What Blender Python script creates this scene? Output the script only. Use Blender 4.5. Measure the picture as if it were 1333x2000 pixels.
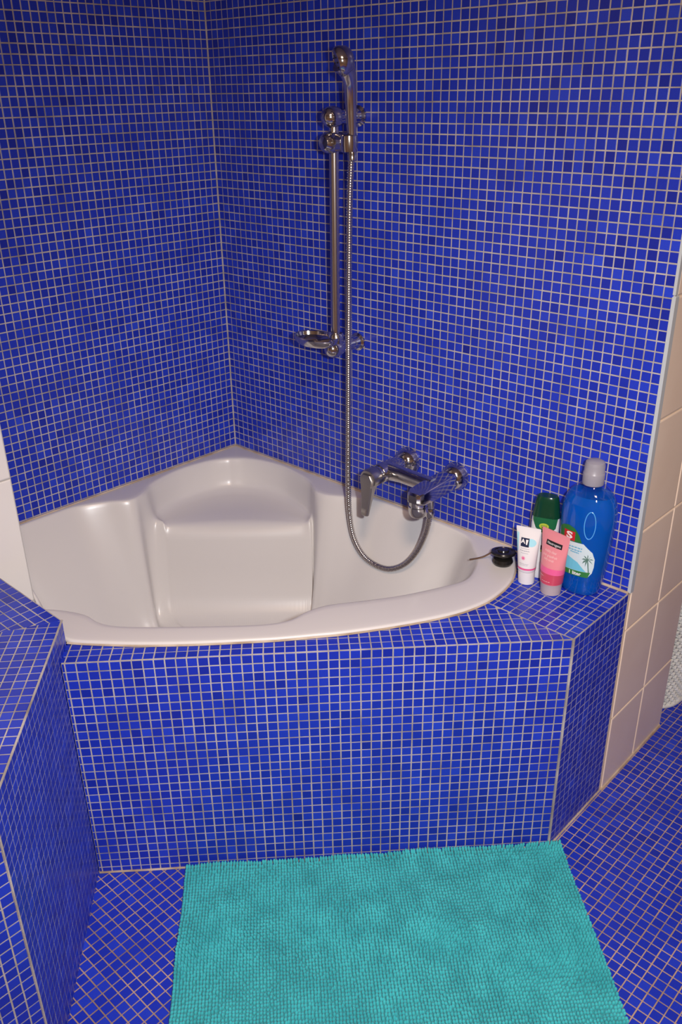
import bpy, math, random
import numpy as np
from mathutils import Matrix, Vector
for o in list(bpy.data.objects): bpy.data.objects.remove(o)
scene = bpy.context.scene
COL = scene.collection
random.seed(7); rng = np.random.default_rng(7)
PI = math.pi
p = 0.0214            # one mosaic pitch in metres; all layout numbers below are in pitches, floor = 0
# ------------------------------------------------------------------ camera
CAM = np.array([91.709, -75.032, 72.746])
CR = np.array([[0.73119437, 0.68204539, -0.01299516], [0.28898857, -0.32695692, -0.89976929], [-0.61793235, 0.65415079, -0.43617239]])
FPX = 1694.257
cam = bpy.data.cameras.new('camera'); camo = bpy.data.objects.new('camera', cam); COL.objects.link(camo)
cam.sensor_fit = 'VERTICAL'; cam.sensor_height = 24; cam.lens = FPX / 2000 * 24; cam.clip_start = .02
camo.matrix_world = Matrix(((CR[0][0], -CR[1][0], -CR[2][0], CAM[0]*p), (CR[0][1], -CR[1][1], -CR[2][1], CAM[1]*p), (CR[0][2], -CR[1][2], -CR[2][2], CAM[2]*p), (0, 0, 0, 1)))
scene.camera = camo
scene.view_settings.view_transform = 'Standard'; scene.view_settings.look = 'None'
scene.view_settings.gamma = 1; scene.view_settings.use_curve_mapping = False
scene.view_settings.exposure = 0.0
w = bpy.data.worlds.new('world'); scene.world = w; w.use_nodes = True
w.node_tree.nodes['Background'].inputs[0].default_value = (.02, .018, .016, 1)
# ------------------------------------------------------------------ lights: the camera's flash and the warm ceiling lamp
def area(name, loc, target, size, power, color, shape='DISK'):
    l = bpy.data.lights.new(name, 'AREA'); l.shape = shape; l.size = size; l.energy = power; l.color = color
    o = bpy.data.objects.new(name, l); COL.objects.link(o)
    o.location = Vector(loc) * p
    d = (Vector(target) - Vector(loc)); o.rotation_euler = d.to_track_quat('-Z', 'Y').to_euler(); return o
fl = CAM + CR[0]*6.5 - CR[1]*2.5 + CR[2]*1.5
sl0 = bpy.data.lights.new('camera_flash', 'SPOT'); sl0.energy = 106; sl0.color = (.985, .985, 1.); sl0.shadow_soft_size = .022; sl0.spot_size = math.radians(98); sl0.spot_blend = 1.
so0 = bpy.data.objects.new('camera_flash', sl0); COL.objects.link(so0); so0.location = Vector(fl)*p
so0.rotation_euler = Vector(CR[2] + CR[1]*.2).to_track_quat('-Z', 'Y').to_euler()
area('ceiling_lamp', (95, -70, 114), (85, -60, 0), .45, 32, (1, .70, .50))

# ------------------------------------------------------------------ helpers
def px(P):
    c = CR @ (np.asarray(P, float) - CAM)
    return 666.5 + FPX*c[0]/c[2], 1000 + FPX*c[1]/c[2], c[2]
def ray_y(u, v, d):      # the point at distance d in front of the right-hand wall that is seen at picture position u, v
    r = CR.T @ np.array([(u-666.5)/FPX, (v-1000)/FPX, 1.]); return CAM + r*((-d-CAM[1])/r[1])
def mat(name, color=(.8, .8, .8), rough=.5, metal=0., **kw):
    m = bpy.data.materials.new(name); m.use_nodes = True
    b = m.node_tree.nodes['Principled BSDF']
    b.inputs['Base Color'].default_value = (*color, 1); b.inputs['Roughness'].default_value = rough; b.inputs['Metallic'].default_value = metal
    for k, v in kw.items(): b.inputs[k.replace('_', ' ')].default_value = v
    return m
def nd(m, t, **kw):
    n = m.node_tree.nodes.new(t)
    for k, v in kw.items():
        if k in n.inputs: n.inputs[k].default_value = v
        else: setattr(n, k, v)
    return n
def lk(m, a, b): m.node_tree.links.new(a, b)
def noisy(m, c1, c2, scale, detail=3, lo=.35, hi=.65, bump=0., bscale=None, rough=None):
    b = m.node_tree.nodes['Principled BSDF']
    tc = nd(m, 'ShaderNodeNewGeometry')
    n = nd(m, 'ShaderNodeTexNoise', Scale=scale, Detail=detail); lk(m, tc.outputs['Position'], n.inputs['Vector'])
    r = nd(m, 'ShaderNodeValToRGB'); r.color_ramp.elements[0].position = lo; r.color_ramp.elements[1].position = hi
    r.color_ramp.elements[0].color = (*c1, 1); r.color_ramp.elements[1].color = (*c2, 1)
    lk(m, n.outputs['Fac'], r.inputs['Fac']); lk(m, r.outputs['Color'], b.inputs['Base Color'])
    if bump:
        n2 = nd(m, 'ShaderNodeTexNoise', Scale=bscale or scale*4, Detail=2); lk(m, tc.outputs['Position'], n2.inputs['Vector'])
        bp = nd(m, 'ShaderNodeBump', Strength=bump, Distance=.002); lk(m, n2.outputs['Fac'], bp.inputs['Height']); lk(m, bp.outputs['Normal'], b.inputs['Normal'])
    return m
def mosaic_mat():
    m = mat('blue_glass_mosaic', rough=.3, Specular_IOR_Level=.4); b = m.node_tree.nodes['Principled BSDF']
    a = nd(m, 'ShaderNodeAttribute', attribute_name='tint')
    r = nd(m, 'ShaderNodeValToRGB'); e = r.color_ramp.elements
    e[0].color = (.008, .014, .24, 1); e[1].color = (.034, .090, .82, 1)
    k = e.new(.5); k.color = (.014, .036, .49, 1)
    g = nd(m, 'ShaderNodeNewGeometry'); n = nd(m, 'ShaderNodeTexNoise', Scale=900, Detail=3); lk(m, g.outputs['Position'], n.inputs['Vector'])
    mx = nd(m, 'ShaderNodeMath', operation='MULTIPLY_ADD'); mx.inputs[1].default_value = .35; lk(m, n.outputs['Fac'], mx.inputs[0])
    sb = nd(m, 'ShaderNodeMath', operation='SUBTRACT'); sb.inputs[1].default_value = .175; lk(m, a.outputs['Fac'], sb.inputs[0]); lk(m, sb.outputs[0], mx.inputs[2])
    lk(m, mx.outputs[0], r.inputs['Fac']); lk(m, r.outputs['Color'], b.inputs['Base Color'])
    n2 = nd(m, 'ShaderNodeTexNoise', Scale=140, Detail=2); lk(m, g.outputs['Position'], n2.inputs['Vector'])
    bp = nd(m, 'ShaderNodeBump', Strength=.12, Distance=.0005); lk(m, n2.outputs['Fac'], bp.inputs['Height']); lk(m, bp.outputs['Normal'], b.inputs['Normal'])
    return m
MT = dict(
    mosaic=mosaic_mat(),
    grout=noisy(mat('grey_grout', rough=.85), (.27, .24, .22), (.50, .47, .45), 14, 4, .3, .6, .3, 300),
    floor_grout=noisy(mat('stained_floor_grout', rough=.85), (.26, .17, .11), (.54, .37, .27), 9, 4, .3, .65, .3, 300),
    tub=mat('white_acrylic', (.68, .665, .655), .3, Coat_Weight=.08, Coat_Roughness=.15),
    chrome=mat('chrome', (.56, .55, .55), .13, 1.), railm=mat('polished_rail', (.60, .57, .55), .2, 1.), satin=mat('satin_chrome', (.46, .44, .42), .3, 1.),
    hosemetal=mat('steel_hose', (.55, .52, .49), .22, 1.),
    beige=noisy(mat('beige_glazed_tile', rough=.3), (.84, .69, .56), (.90, .76, .63), 6, 3, .3, .7),
    beige_grout=mat('cream_grout', (.80, .66, .50), .8),
    white_tile=noisy(mat('white_glazed_tile', rough=.22), (.78, .77, .75), (.84, .83, .81), 3, 2),
    white_grout=mat('light_grey_grout', (.45, .44, .42), .8),
    plaster=noisy(mat('cream_plaster', rough=.9), (.40, .31, .24), (.45, .36, .28), 3, 3),
    ceil=mat('white_ceiling', (.66, .60, .54), .9),
    trimw=mat('white_corner_trim', (.50, .55, .58), .35),
    seal=noisy(mat('aged_sealant', rough=.6), (.34, .24, .15), (.62, .52, .40), 18, 4, .3, .7),
    mat=noisy(mat('turquoise_chenille', rough=.95, Sheen_Weight=.12), (.026, .38, .43), (.05, .53, .575), 22, 3, .3, .7),
    matbase=mat('turquoise_backing', (.03, .36, .40), .95),
    wicker=noisy(mat('white_wicker', rough=.6), (.60, .62, .60), (.76, .77, .75), 60, 3),
    wickerin=mat('basket_shadow_lining', (.10, .11, .12), .9),  # near-black colour stands in for the shade inside the basket
    black=mat('black_rubber', (.012, .011, .010), .22), brass=mat('tarnished_chain', (.32, .2, .12), .35, 1.),
)
def split(verts, base): return (np.asarray(verts, float) - np.asarray(base, float)) * p
def link(name, me, parent=None):
    o = bpy.data.objects.new(name, me); COL.objects.link(o)
    if parent is not None: o.parent = parent
    return o
def mesh(name, verts, faces, m, parent=None, base=(0, 0, 0), smooth=True, sharp=40):
    me = bpy.data.meshes.new(name); me.from_pydata([tuple(v) for v in split(verts, base)], [], faces); me.update()
    if m is not None: me.materials.append(m)
    if smooth:
        me.shade_smooth(); me.set_sharp_from_angle(angle=math.radians(sharp))
    import bmesh
    b = bmesh.new(); b.from_mesh(me); bmesh.ops.recalc_face_normals(b, faces=b.faces); b.to_mesh(me); b.free()
    return link(name, me, parent)
def tag(o, label=None, cat=None, group=None, kind=None):
    if label: o['label'] = label
    if cat: o['category'] = cat
    if group: o['group'] = group
    if kind: o['kind'] = kind
    return o
def thing(name, base, label, cat, group=None):
    o = link(name, None); o.location = Vector(base) * p; o.empty_display_size = .05; o['base'] = list(map(float, base))
    return tag(o, label, cat, group)
def part(name, vf, m, root, smooth=True, sharp=40):
    return mesh(name, vf[0], vf[1], m, root, root['base'], smooth, sharp)
def sub(name, vf, m, parent, base, smooth=True, sharp=40):     # a sub-part: its parent sits at the thing's origin
    return mesh(name, vf[0], vf[1], m, parent, base, smooth, sharp)
def join(*vfs):
    V, F = [], []
    for v, f in vfs:
        n = len(V); V += [tuple(x) for x in v]; F += [[i+n for i in q] for q in f]
    return V, F
def box(x0, x1, y0, y1, z0, z1, b=0.):
    if b <= 0:
        V = [(x, y, z) for z in (z0, z1) for y in (y0, y1) for x in (x0, x1)]
        return V, [[0, 2, 3, 1], [4, 5, 7, 6], [0, 1, 5, 4], [2, 6, 7, 3], [0, 4, 6, 2], [1, 3, 7, 5]]
    return prism([(x0, y0), (x1, y0), (x1, y1), (x0, y1)], z0, z1, b)
def prism(poly, z0, z1, b=0.):
    n = len(poly); P = np.array(poly, float); c = P.mean(0)
    if b <= 0: rings = [(P, z0), (P, z1)]
    else:
        def ins(t):
            d = P - c; return c + d * (1 - t/np.maximum(np.linalg.norm(d, axis=1), 1e-6))[:, None]
        rings = [(ins(b*1.4), z0), (P, z0+b), (P, z1-b), (ins(b*1.4), z1)]
    V = [(x, y, z) for R, z in rings for x, y in R]; F = []
    for k in range(len(rings)-1):
        for i in range(n):
            j = (i+1) % n; F.append([k*n+i, k*n+j, (k+1)*n+j, (k+1)*n+i])
    F.append(list(range(n))[::-1]); F.append([(len(rings)-1)*n+i for i in range(n)])
    return V, F
def loft(rings, cap0=True, cap1=True, closed=True):
    n = len(rings[0]); V = [tuple(v) for r in rings for v in r]; F = []
    for k in range(len(rings)-1):
        for i in range(n if closed else n-1):
            j = (i+1) % n; F.append([k*n+i, k*n+j, (k+1)*n+j, (k+1)*n+i])
    if cap0: F.append(list(range(n))[::-1])
    if cap1: F.append([(len(rings)-1)*n+i for i in range(n)])
    return V, F
def frame(d):
    d = np.asarray(d, float); d = d/np.linalg.norm(d)
    a = np.array([0, 0, 1.]) if abs(d[2]) < .9 else np.array([1., 0, 0])
    u = np.cross(a, d); u /= np.linalg.norm(u); return u, np.cross(d, u), d
def lathe(o, axis, prof, n=28, sx=1., sy=1.):       # prof: (radius, distance along the axis)
    u, v, d = frame(axis); o = np.asarray(o, float)
    return loft([[o + d*h + (u*math.cos(2*PI*i/n)*sx + v*math.sin(2*PI*i/n)*sy)*max(r, 1e-4) for i in range(n)] for r, h in prof])
def tube(path, rad, n=12, cap=True):
    P = np.asarray(path, float); N = len(P); rad = np.broadcast_to(np.asarray(rad, float), (N,)) if np.ndim(rad) < 2 else rad
    T = np.gradient(P, axis=0); T /= np.linalg.norm(T, axis=1)[:, None]
    u, v, _ = frame(T[0]); rings = []
    for i in range(N):
        u = u - T[i]*(u@T[i]); u /= np.linalg.norm(u); v = np.cross(T[i], u)
        rings.append([P[i] + (u*math.cos(2*PI*k/n) + v*math.sin(2*PI*k/n))*rad[i] for k in range(n)])
    return loft(rings, cap, cap)
def spline(pts, m=8, closed=False):
    P = np.asarray(pts, float); N = len(P); out = []
    rng_ = range(N) if closed else range(N-1)
    for i in rng_:
        g = (lambda k: P[k % N]) if closed else (lambda k: P[min(max(k, 0), N-1)])
        a, b, c, d = g(i-1), g(i), g(i+1), g(i+2)
        for k in range(m):
            t = k/m
            out.append(.5*((2*b) + (c-a)*t + (2*a-5*b+4*c-d)*t*t + (3*b-a-3*c+d)*t**3))
    if not closed: out.append(P[-1])
    return np.array(out)
def ball(c, r, n=20, s=(1, 1, 1)):
    return lathe_s(c, r, n, s)
def lathe_s(c, r, n, s):
    m = n//2; rings = []
    for k in range(1, m):
        a = PI*k/m
        rings.append([(c[0]+r*s[0]*math.sin(a)*math.cos(2*PI*i/n), c[1]+r*s[1]*math.sin(a)*math.sin(2*PI*i/n), c[2]-r*s[2]*math.cos(a)) for i in range(n)])
    V, F = loft(rings, False, False); b = len(V)
    V += [(c[0], c[1], c[2]-r*s[2]), (c[0], c[1], c[2]+r*s[2])]; L = (m-2)*n
    for i in range(n): F.append([b, (i+1) % n, i]); F.append([b+1, L+i, L+(i+1) % n])
    return V, F

# ------------------------------------------------------------------ tiles: every one a chamfered glass or ceramic piece standing proud of its grout bed
def clip(poly, H):
    for a, b, c in H:
        out = []
        for i in range(len(poly)):
            P, Q = poly[i], poly[(i+1) % len(poly)]
            dp, dq = a*P[0]+b*P[1]-c, a*Q[0]+b*Q[1]-c
            if dp <= 0: out.append(P)
            if dp*dq < 0:
                t = dp/(dp-dq); out.append((P[0]+(Q[0]-P[0])*t, P[1]+(Q[1]-P[1])*t))
        poly = out
        if len(poly) < 3: return []
    return poly
def area2(P):
    return abs(sum(P[i][0]*P[(i+1) % len(P)][1]-P[(i+1) % len(P)][0]*P[i][1] for i in range(len(P))))/2
def tile_local(poly, h=.035, ch=.035, tilt=.005, mid=.55):
    n = len(poly); cx = sum(q[0] for q in poly)/n; cy = sum(q[1] for q in poly)/n
    tx, ty = random.uniform(-tilt, tilt), random.uniform(-tilt, tilt); V = []
    for q in poly: V.append((q[0], q[1], -.02))
    for q in poly: V.append((q[0], q[1], h*mid))
    for q in poly:
        dx, dy = q[0]-cx, q[1]-cy; l = math.hypot(dx, dy) or 1; k = max(.2, 1-ch*1.4/l)
        V.append((cx+dx*k, cy+dy*k, h+dx*tx+dy*ty))
    F = []
    for r in (0, 1):
        for i in range(n): j = (i+1) % n; F.append([r*n+i, r*n+j, (r+1)*n+j, (r+1)*n+i])
    F.append([2*n+i for i in range(n)]); return V, F
def tint():
    t = random.gauss(.5, .075)
    if random.random() < .1: t -= .15
    return min(.98, max(.05, t))
class Tiles:
    def __init__(s, root, m, name='tile', h=.035, gap=.125, ch=.035, tilt=.005, field='tile_field'):
        s.root, s.m, s.h, s.gap, s.ch, s.tilt, s.name, s.field, s.L = root, m, h, gap, ch, tilt, name, field, []
    def grid(s, O, U, V, u0, u1, v0, v1, pu=1., pv=1., ou=0., ov=0., H=(), skip=None, jit=.012):
        O, U, V = (np.asarray(q, float) for q in (O, U, V)); N = np.cross(U, V); g = s.gap/2
        for i in range(math.floor((u0-ou)/pu), math.ceil((u1-ou)/pu)):
            for j in range(math.floor((v0-ov)/pv), math.ceil((v1-ov)/pv)):
                a, b = ou+i*pu+g, ou+(i+1)*pu-g; c, d = ov+j*pv+g, ov+(j+1)*pv-g
                ju, jv = random.uniform(-jit, jit), random.uniform(-jit, jit); a += ju; b += ju; c += jv; d += jv
                full = a >= u0 and b <= u1 and c >= v0 and d <= v1
                q = [(max(a, u0+g*.5), max(c, v0+g*.5)), (min(b, u1-g*.5), max(c, v0+g*.5)), (min(b, u1-g*.5), min(d, v1-g*.5)), (max(a, u0+g*.5), min(d, v1-g*.5))]
                if q[1][0]-q[0][0] < .12 or q[2][1]-q[1][1] < .12: continue
                if H:
                    r = clip(q, H)
                    if len(r) < 3 or area2(r) < .05: continue
                    if len(r) != 4 or area2(r) < area2(q)*.999: full = False
                    q = r
                cu = sum(t[0] for t in q)/len(q); cv = sum(t[1] for t in q)/len(q); C3 = O+U*cu+V*cv
                flag = skip(C3) if skip else 0
                if flag == 2: continue
                P = [px(O+U*t[0]+V*t[1]) for t in q]; c0 = px(C3)
                vis = area2(P) if (0 < c0[0] < 1333 and 0 < c0[1] < 2000 and c0[2] > 0 and N@(CAM-C3) > 0 and not flag) else 0
                s.L.append((vis, C3, U, V, N, [(t[0]-cu, t[1]-cv) for t in q], full, (round(pu, 3), round(pv, 3))))
        return s
    def build(s, limit=300, floor_px=60):
        s.L.sort(key=lambda t: -t[0]); one = [t for t in s.L[:limit] if t[0] > floor_px]; rest = s.L[len(one):]
        cache = {}
        for vis, C3, U, V, N, q, full, key in one:
            k = (key, random.randrange(9)) if full else None
            me = cache.get(k) if full else None
            if me is None:
                if full:
                    a, b = key[0]/2-s.gap/2, key[1]/2-s.gap/2; q = [(-a, -b), (a, -b), (a, b), (-a, b)]
                v, f = tile_local(q, s.h, s.ch, s.tilt)
                me = bpy.data.meshes.new(s.name); me.from_pydata([(x*p, y*p, z*p) for x, y, z in v], [], f); me.materials.append(s.m)
                at = me.attributes.new('tint', 'FLOAT', 'FACE'); at.data.foreach_set('value', [.5+(tint()-.5)*1.0]*len(f))
                if full: cache[k] = me
            o = link(s.name, me, s.root); c = C3*p
            o.matrix_basis = Matrix(((U[0], V[0], N[0], c[0]), (U[1], V[1], N[1], c[1]), (U[2], V[2], N[2], c[2]), (0, 0, 0, 1)))
        if not rest: return
        VV, FF, TT = [], [], []
        for vis, C3, U, V, N, q, full, key in rest:
            v, f = tile_local(q, s.h, s.ch, s.tilt); n = len(VV)
            for x, y, z in v: VV.append(tuple((C3+U*x+V*y+N*z)*p))
            t = tint()
            for a in f: FF.append([i+n for i in a]); TT.append(t)
        me = bpy.data.meshes.new(s.field); me.from_pydata(VV, [], FF); me.materials.append(s.m)
        at = me.attributes.new('tint', 'FLOAT', 'FACE'); at.data.foreach_set('value', TT)
        o = link(s.field, me, s.root); o['kind'] = 'stuff'
def struct(name, vf, m, label=None):
    o = mesh(name, vf[0], vf[1], m, smooth=False); o['kind'] = 'structure'
    if label: o['label'] = label
    return o

# ------------------------------------------------------------------ key heights and outlines
zS = 26.371; zR = zS + .46; HC = 116.
AY0, APH = -11.05, .8129; ADIR = np.array([-math.cos(APH), -math.sin(APH)]); AN = np.array([-ADIR[1], ADIR[0]])   # AN points away from the tub
if AN @ np.array([1, -1]) < 0: AN = -AN
ACOR = np.array([61., AY0]); ALEN = 47.3
PX1, PY1 = 13.0, -39.75            # the white tiled pier beside the tub
KB = [(13.2, -43.45), (26.15, -43.45), (43.5, -59.15), (43.5, -92.), (13.2, -92.)]; HK = 29.05
# ------------------------------------------------------------------ room
fl_o = struct('floor', box(-8, 160, -150, 70, -4, 0), MT['floor_grout'], 'small blue mosaic floor with stained orange grout')
struct('ceiling', box(-8, 160, -150, 70, HC, HC+4), MT['ceil'])
wl = struct('wall_left', box(-8, 0, PY1+.02, 0, 0, HC), MT['grout'], 'blue mosaic wall left of the corner behind the tub')
wr = struct('wall_right', box(-8, 60.9, 0, 15.7, 0, HC), MT['grout'], 'blue mosaic wall right of the corner carrying the shower')
ws = struct('wall_side', box(60.9, 61, .02, 15.7, 0, HC), MT['beige_grout'], 'beige tiled end of the mosaic wall')
wp = struct('wall_pier', box(-8, PX1, -149, PY1, 0, HC), MT['white_grout'], 'white tiled pier at the left edge')
struct('wall_back', box(-8, 160, 66, 70, 0, HC), MT['plaster'])
struct('wall_behind', box(PX1, 160, -150, -146, 0, HC), MT['plaster'])
struct('wall_entrance', box(156, 160, -146, 66, 0, HC), MT['plaster'])
struct('wall_far_left', box(20, 24, 15.75, 66, 0, HC), MT['plaster'])

T = Tiles(wr, MT['mosaic'])
T.grid((0, 0, 0), (1, 0, 0), (0, 0, 1), .06, 60.95, zS+.15, HC, 1., .9715, 0, 82.41-.9715*90); T.build()
mesh('corner_sealant', *tube([(.06, -.06, zS+.5), (.06, -.06, HC-.1)], .12, 8), MT['grout'], wl)
T = Tiles(wl, MT['mosaic'])
T.grid((0, 0, 0), (0, 1, 0), (0, 0, 1), PY1+.05, -.1, zS+.15, HC, .944, .9715, -.0, 82.41-.9715*90); T.build()
T = Tiles(ws, MT['beige'], h=.1, gap=.2, ch=.1, tilt=.0008)
T.grid((61, 0, 0), (0, 1, 0), (0, 0, 1), .42, 15.7, 0, HC, 9.3, 11.55, 8.15-9.3, 10.1-11.55, jit=0); T.build()
T = Tiles(wp, MT['white_tile'], h=.1, gap=.16, ch=.1, tilt=.0008)
T.grid((PX1, 0, 0), (0, 1, 0), (0, 0, 1), -100, PY1, 0, HC, 9.3, 14.2, PY1-9.3, 24.2-28.4, jit=0); T.build()
tr = struct('trim_1', join(box(60.85, 61.2, -.12, .6, zS+.05, 56.4, .1), box(60.85, 61.12, -.1, .42, 56.45, HC, .06)), MT['trimw'], 'pale corner trim between the blue mosaic and the beige tiles')

# floor mosaic
def inside(poly, x, y):
    c = False
    for i in range(len(poly)):
        (x1, y1), (x2, y2) = poly[i], poly[i-1]
        if (y1 > y) != (y2 > y) and x < (x2-x1)*(y-y1)/(y2-y1)+x1: c = not c
    return c
AEND = ACOR + ADIR*ALEN
BLK = [(61, 0.), (61, AY0), tuple(AEND), (26.15, -43.45), (0, -43), (0, 0)]
M0 = np.array([35.12, -39.35]); E1 = np.array([.681, .732]); E2 = np.array([.732, -.681]); ML, MW = 39.5, 26.
def fskip(c):
    x, y = c[0], c[1]
    if all(inside(BLK, x+i, y+j) or inside(KB, x+i, y+j) or (x+i < 61.1 and 0 < y+j < 15.8) for i in (-.45, .45) for j in (-.45, .45)): return 2
    if inside(BLK, x, y) or inside(KB, x, y) or (x < 61.1 and 0 < y < 15.8): return 1
    d = np.array([x, y])-M0; return 1 if (0 < d@E1 < ML and 0 < d@E2 < MW) else 0
T = Tiles(fl_o, MT['mosaic'], gap=.11)
T.grid((0, 0, 0), (1, 0, 0), (0, 1, 0), 24, 124, -74, 65.9, 1., 1., .3, .2, skip=fskip); T.build()

# ------------------------------------------------------------------ tiled bath surround
sur = thing('bath_surround', (50, -22, 0), 'blue mosaic tiled bath surround with angled front panel and corner shelf', 'bath surround')
TO = [(46.9, 0.0), (49.2, -2.6), (50.9, -6.), (51.45, -10.), (50.9, -13.5), (49.6, -16.7), (47.2, -20.9), (44.6, -24.8), (42.7, -27.2), (40.7, -29.7), (38.6, -32.), (35, -35.8), (31.5, -39.1), (28.7, -41.4), (27., -42.7), (26.1, -43.3)]
inn = [(x-.9*((x-20)/math.hypot(x-20, y+20)), min(-.02, y-.9*((y+20)/math.hypot(x-20, y+20)))) for x, y in TO]
outer = [(60.9, -.02), (60.9, AY0+.06), tuple(AEND-AN*.1)]
ap = AEND - AN*1.2; ac = np.array([59.6, AY0+.4])
part('front_panel', prism([tuple(ACOR), tuple(ac), tuple(ap), tuple(AEND)], .01, zS-.02), MT['grout'], sur, False)
part('side_panel', prism([(61, -.02), (59.6, -.02), tuple(ac), tuple(ACOR)], .01, zS-.02), MT['grout'], sur, False)
part('shelf_top', prism(inn + outer[::-1], zS-1., zS), MT['grout'], sur, False)
ts = Tiles(sur, MT['mosaic']); sur['base'] = [0., 0., 0.]
# tiles are placed in world pitches, so hang them on an in-place child-free root offset
class STiles(Tiles):
    def build(s, base, **kw):
        for k, t in enumerate(s.L): s.L[k] = (t[0], t[1]-np.array(base, float), *t[2:])
        super().build(**kw)
ts = STiles(sur, MT['mosaic'])
A3 = np.array([ADIR[0], ADIR[1], 0]); Z3 = np.array([0, 0, 1.]); O3 = np.array([*ACOR, 0])
# u runs from the far end towards the right-hand corner so that u x z faces the room
ts.grid(O3, -A3, Z3, -ALEN, -.14, .15, zS-.02, 1., .985, 0, zS-.985*40)
ts.grid((61, 0, 0), (0, 1, 0), (0, 0, 1), AY0+.14, -.1, .15, zS-.02, 1., .985, AY0+.14, zS-.985*40)
def topskip(c):
    x, y = c[0], c[1]; poly = [(0, 1)]+[(46.9, 1)]+TO+[(0, -43.3)]
    if inside([(a-1.3*((a-20)/math.hypot(a-20, b+20)), b-1.3*((b+20)/math.hypot(a-20, b+20))) for a, b in poly], x, y): return 2
    return 1 if inside(poly, x, y) else 0
ts.grid((0, 0, zS), (1, 0, 0), (0, 1, 0), 46, 60.9, AY0+.07, -.12, 1., 1., -.07, AY0+.07, skip=topskip)
NI = np.array([-AN[0], -AN[1], 0])
# top strip along the front: u = -ADIR, v = inwards; keep only what lies beyond the mitre at y = AY0
U3 = -A3; 
ts.grid(np.array([*ACOR, zS]), U3, NI, -ALEN-1, 9, .08, 9, 1., .97, 0, .08, H=[(U3[1], NI[1], -.07), (-U3[0]-0, -NI[0], 61-26.2)], skip=topskip)
ts.build((50, -22, 0)); sur['base'] = [50., -22., 0.]
part('corner_trim', tube([(61.02, AY0-.04, .05), (61.02, AY0-.04, zS+.04)], .13, 8), MT['grout'], sur)
part('shelf_sealant', tube([(51.5, -.1, zS+.1), (56, -.1, zS+.1), (61, -.1, zS+.1)], .17, 8), MT['seal'], sur)
fb = [tuple(ACOR+ADIR*t+AN*.06)+(.08,) for t in np.linspace(ALEN, 0, 24)] + [(61.06, AY0+t*1.1, .08) for t in range(1, 11)]
part('floor_sealant', tube([(x, y, z+random.uniform(-.03, .03)) for x, y, z in fb], .13, 6), MT['seal'], sur)
s2 = struct('trim_2', tube([(61.12, .1+t, .08+random.uniform(-.03, .03)) for t in np.linspace(0, 15.4, 18)], .14, 6), MT['seal'], 'aged sealant bead along the foot of the beige tiles')

# ------------------------------------------------------------------ tiled ledge at the left
led = thing('tiled_ledge', (28, -70, 0), 'low blue mosaic tiled ledge in the lower left foreground', 'ledge')
part('core', prism(KB, .01, HK), MT['grout'], led, False)
tk = STiles(led, MT['mosaic'])
k0, k1 = np.array(KB[1]), np.array(KB[2]); KD = (k1-k0)/np.linalg.norm(k1-k0); KL = np.linalg.norm(k1-k0)
KU = np.array([-KD[0], -KD[1], 0.])       # u x z must face the room (towards +x,+y)
kn = np.array([-KD[1], KD[0], 0])
if kn @ np.array([1, 1, 0]) < 0: kn = -kn
KU = np.cross(Z3, kn)
if KU[:2] @ KD > 0: O_, u0, u1 = np.array([*k0, 0]), .05, KL-.06
else: O_, u0, u1 = np.array([*k1, 0]), .06, KL-.05
tk.grid(O_, KU, Z3, u0, u1, .12, HK-.02, 1., 1., u0, HK-40)
tk.grid((43.5, 0, 0), (0, 1, 0), (0, 0, 1), -92, -59.2, .12, HK-.02, 1., 1., -59.2-40, HK-40)
MI = np.array([23.3, -49.0]); md = MI-k0                   # mitre on top, from the far corner
# strip along the diagonal edge: local frame with u along KD, v inwards
KI = np.array([KD[1], -KD[0]]);
if KI @ (np.array([20, -60])-k0) < 0: KI = -KI
def half(p0, d, keep, O, U, V):            # half-plane through p0 along d that keeps the point `keep`, in the u,v of a frame
    n = np.array([-d[1], d[0]]); c = n@p0
    if n@keep > c: n, c = -n, -c
    return (n@U[:2], n@V[:2], c-n@O[:2])
KD3, KI3 = np.array([*KD, 0]), np.array([*KI, 0]); O = np.array([*k0, HK])
if np.cross(KD3, KI3)[2] < 0: Ua, Va = KI3, KD3; rngs = (.06, 11, 0, KL)
else: Ua, Va = KD3, KI3; rngs = (0, KL, .06, 11)
tk.grid(O, Ua, Va, *rngs, 1., 1., .06, .06, H=[half(k0, md, np.array([33., -56.]), O, Ua, Va), half(np.array([43.44, 0]), np.array([0, 1.]), np.array([30, -50.]), O, Ua, Va), half(np.array([13.25, 0]), np.array([0, 1.]), np.array([30, -50.]), O, Ua, Va)])
U2, V2 = np.array([1., 0, 0]), np.array([0, 1., 0])
tk.grid(O, U2, V2, 13.25-k0[0], 2, -11, -.05, 1.3, 1., 0, -.05, H=[half(k0, md, np.array([16., -45.]), O, U2, V2)])
tk.build((28, -70, 0))
part('edge_trim', tube([(*k0, HK+.03), (*k1, HK+.03)], .1, 6), MT['grout'], led)
part('corner_trim', tube([(43.5, -59.15, .05), (43.5, -59.15, HK)], .1, 6), MT['grout'], led)

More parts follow.
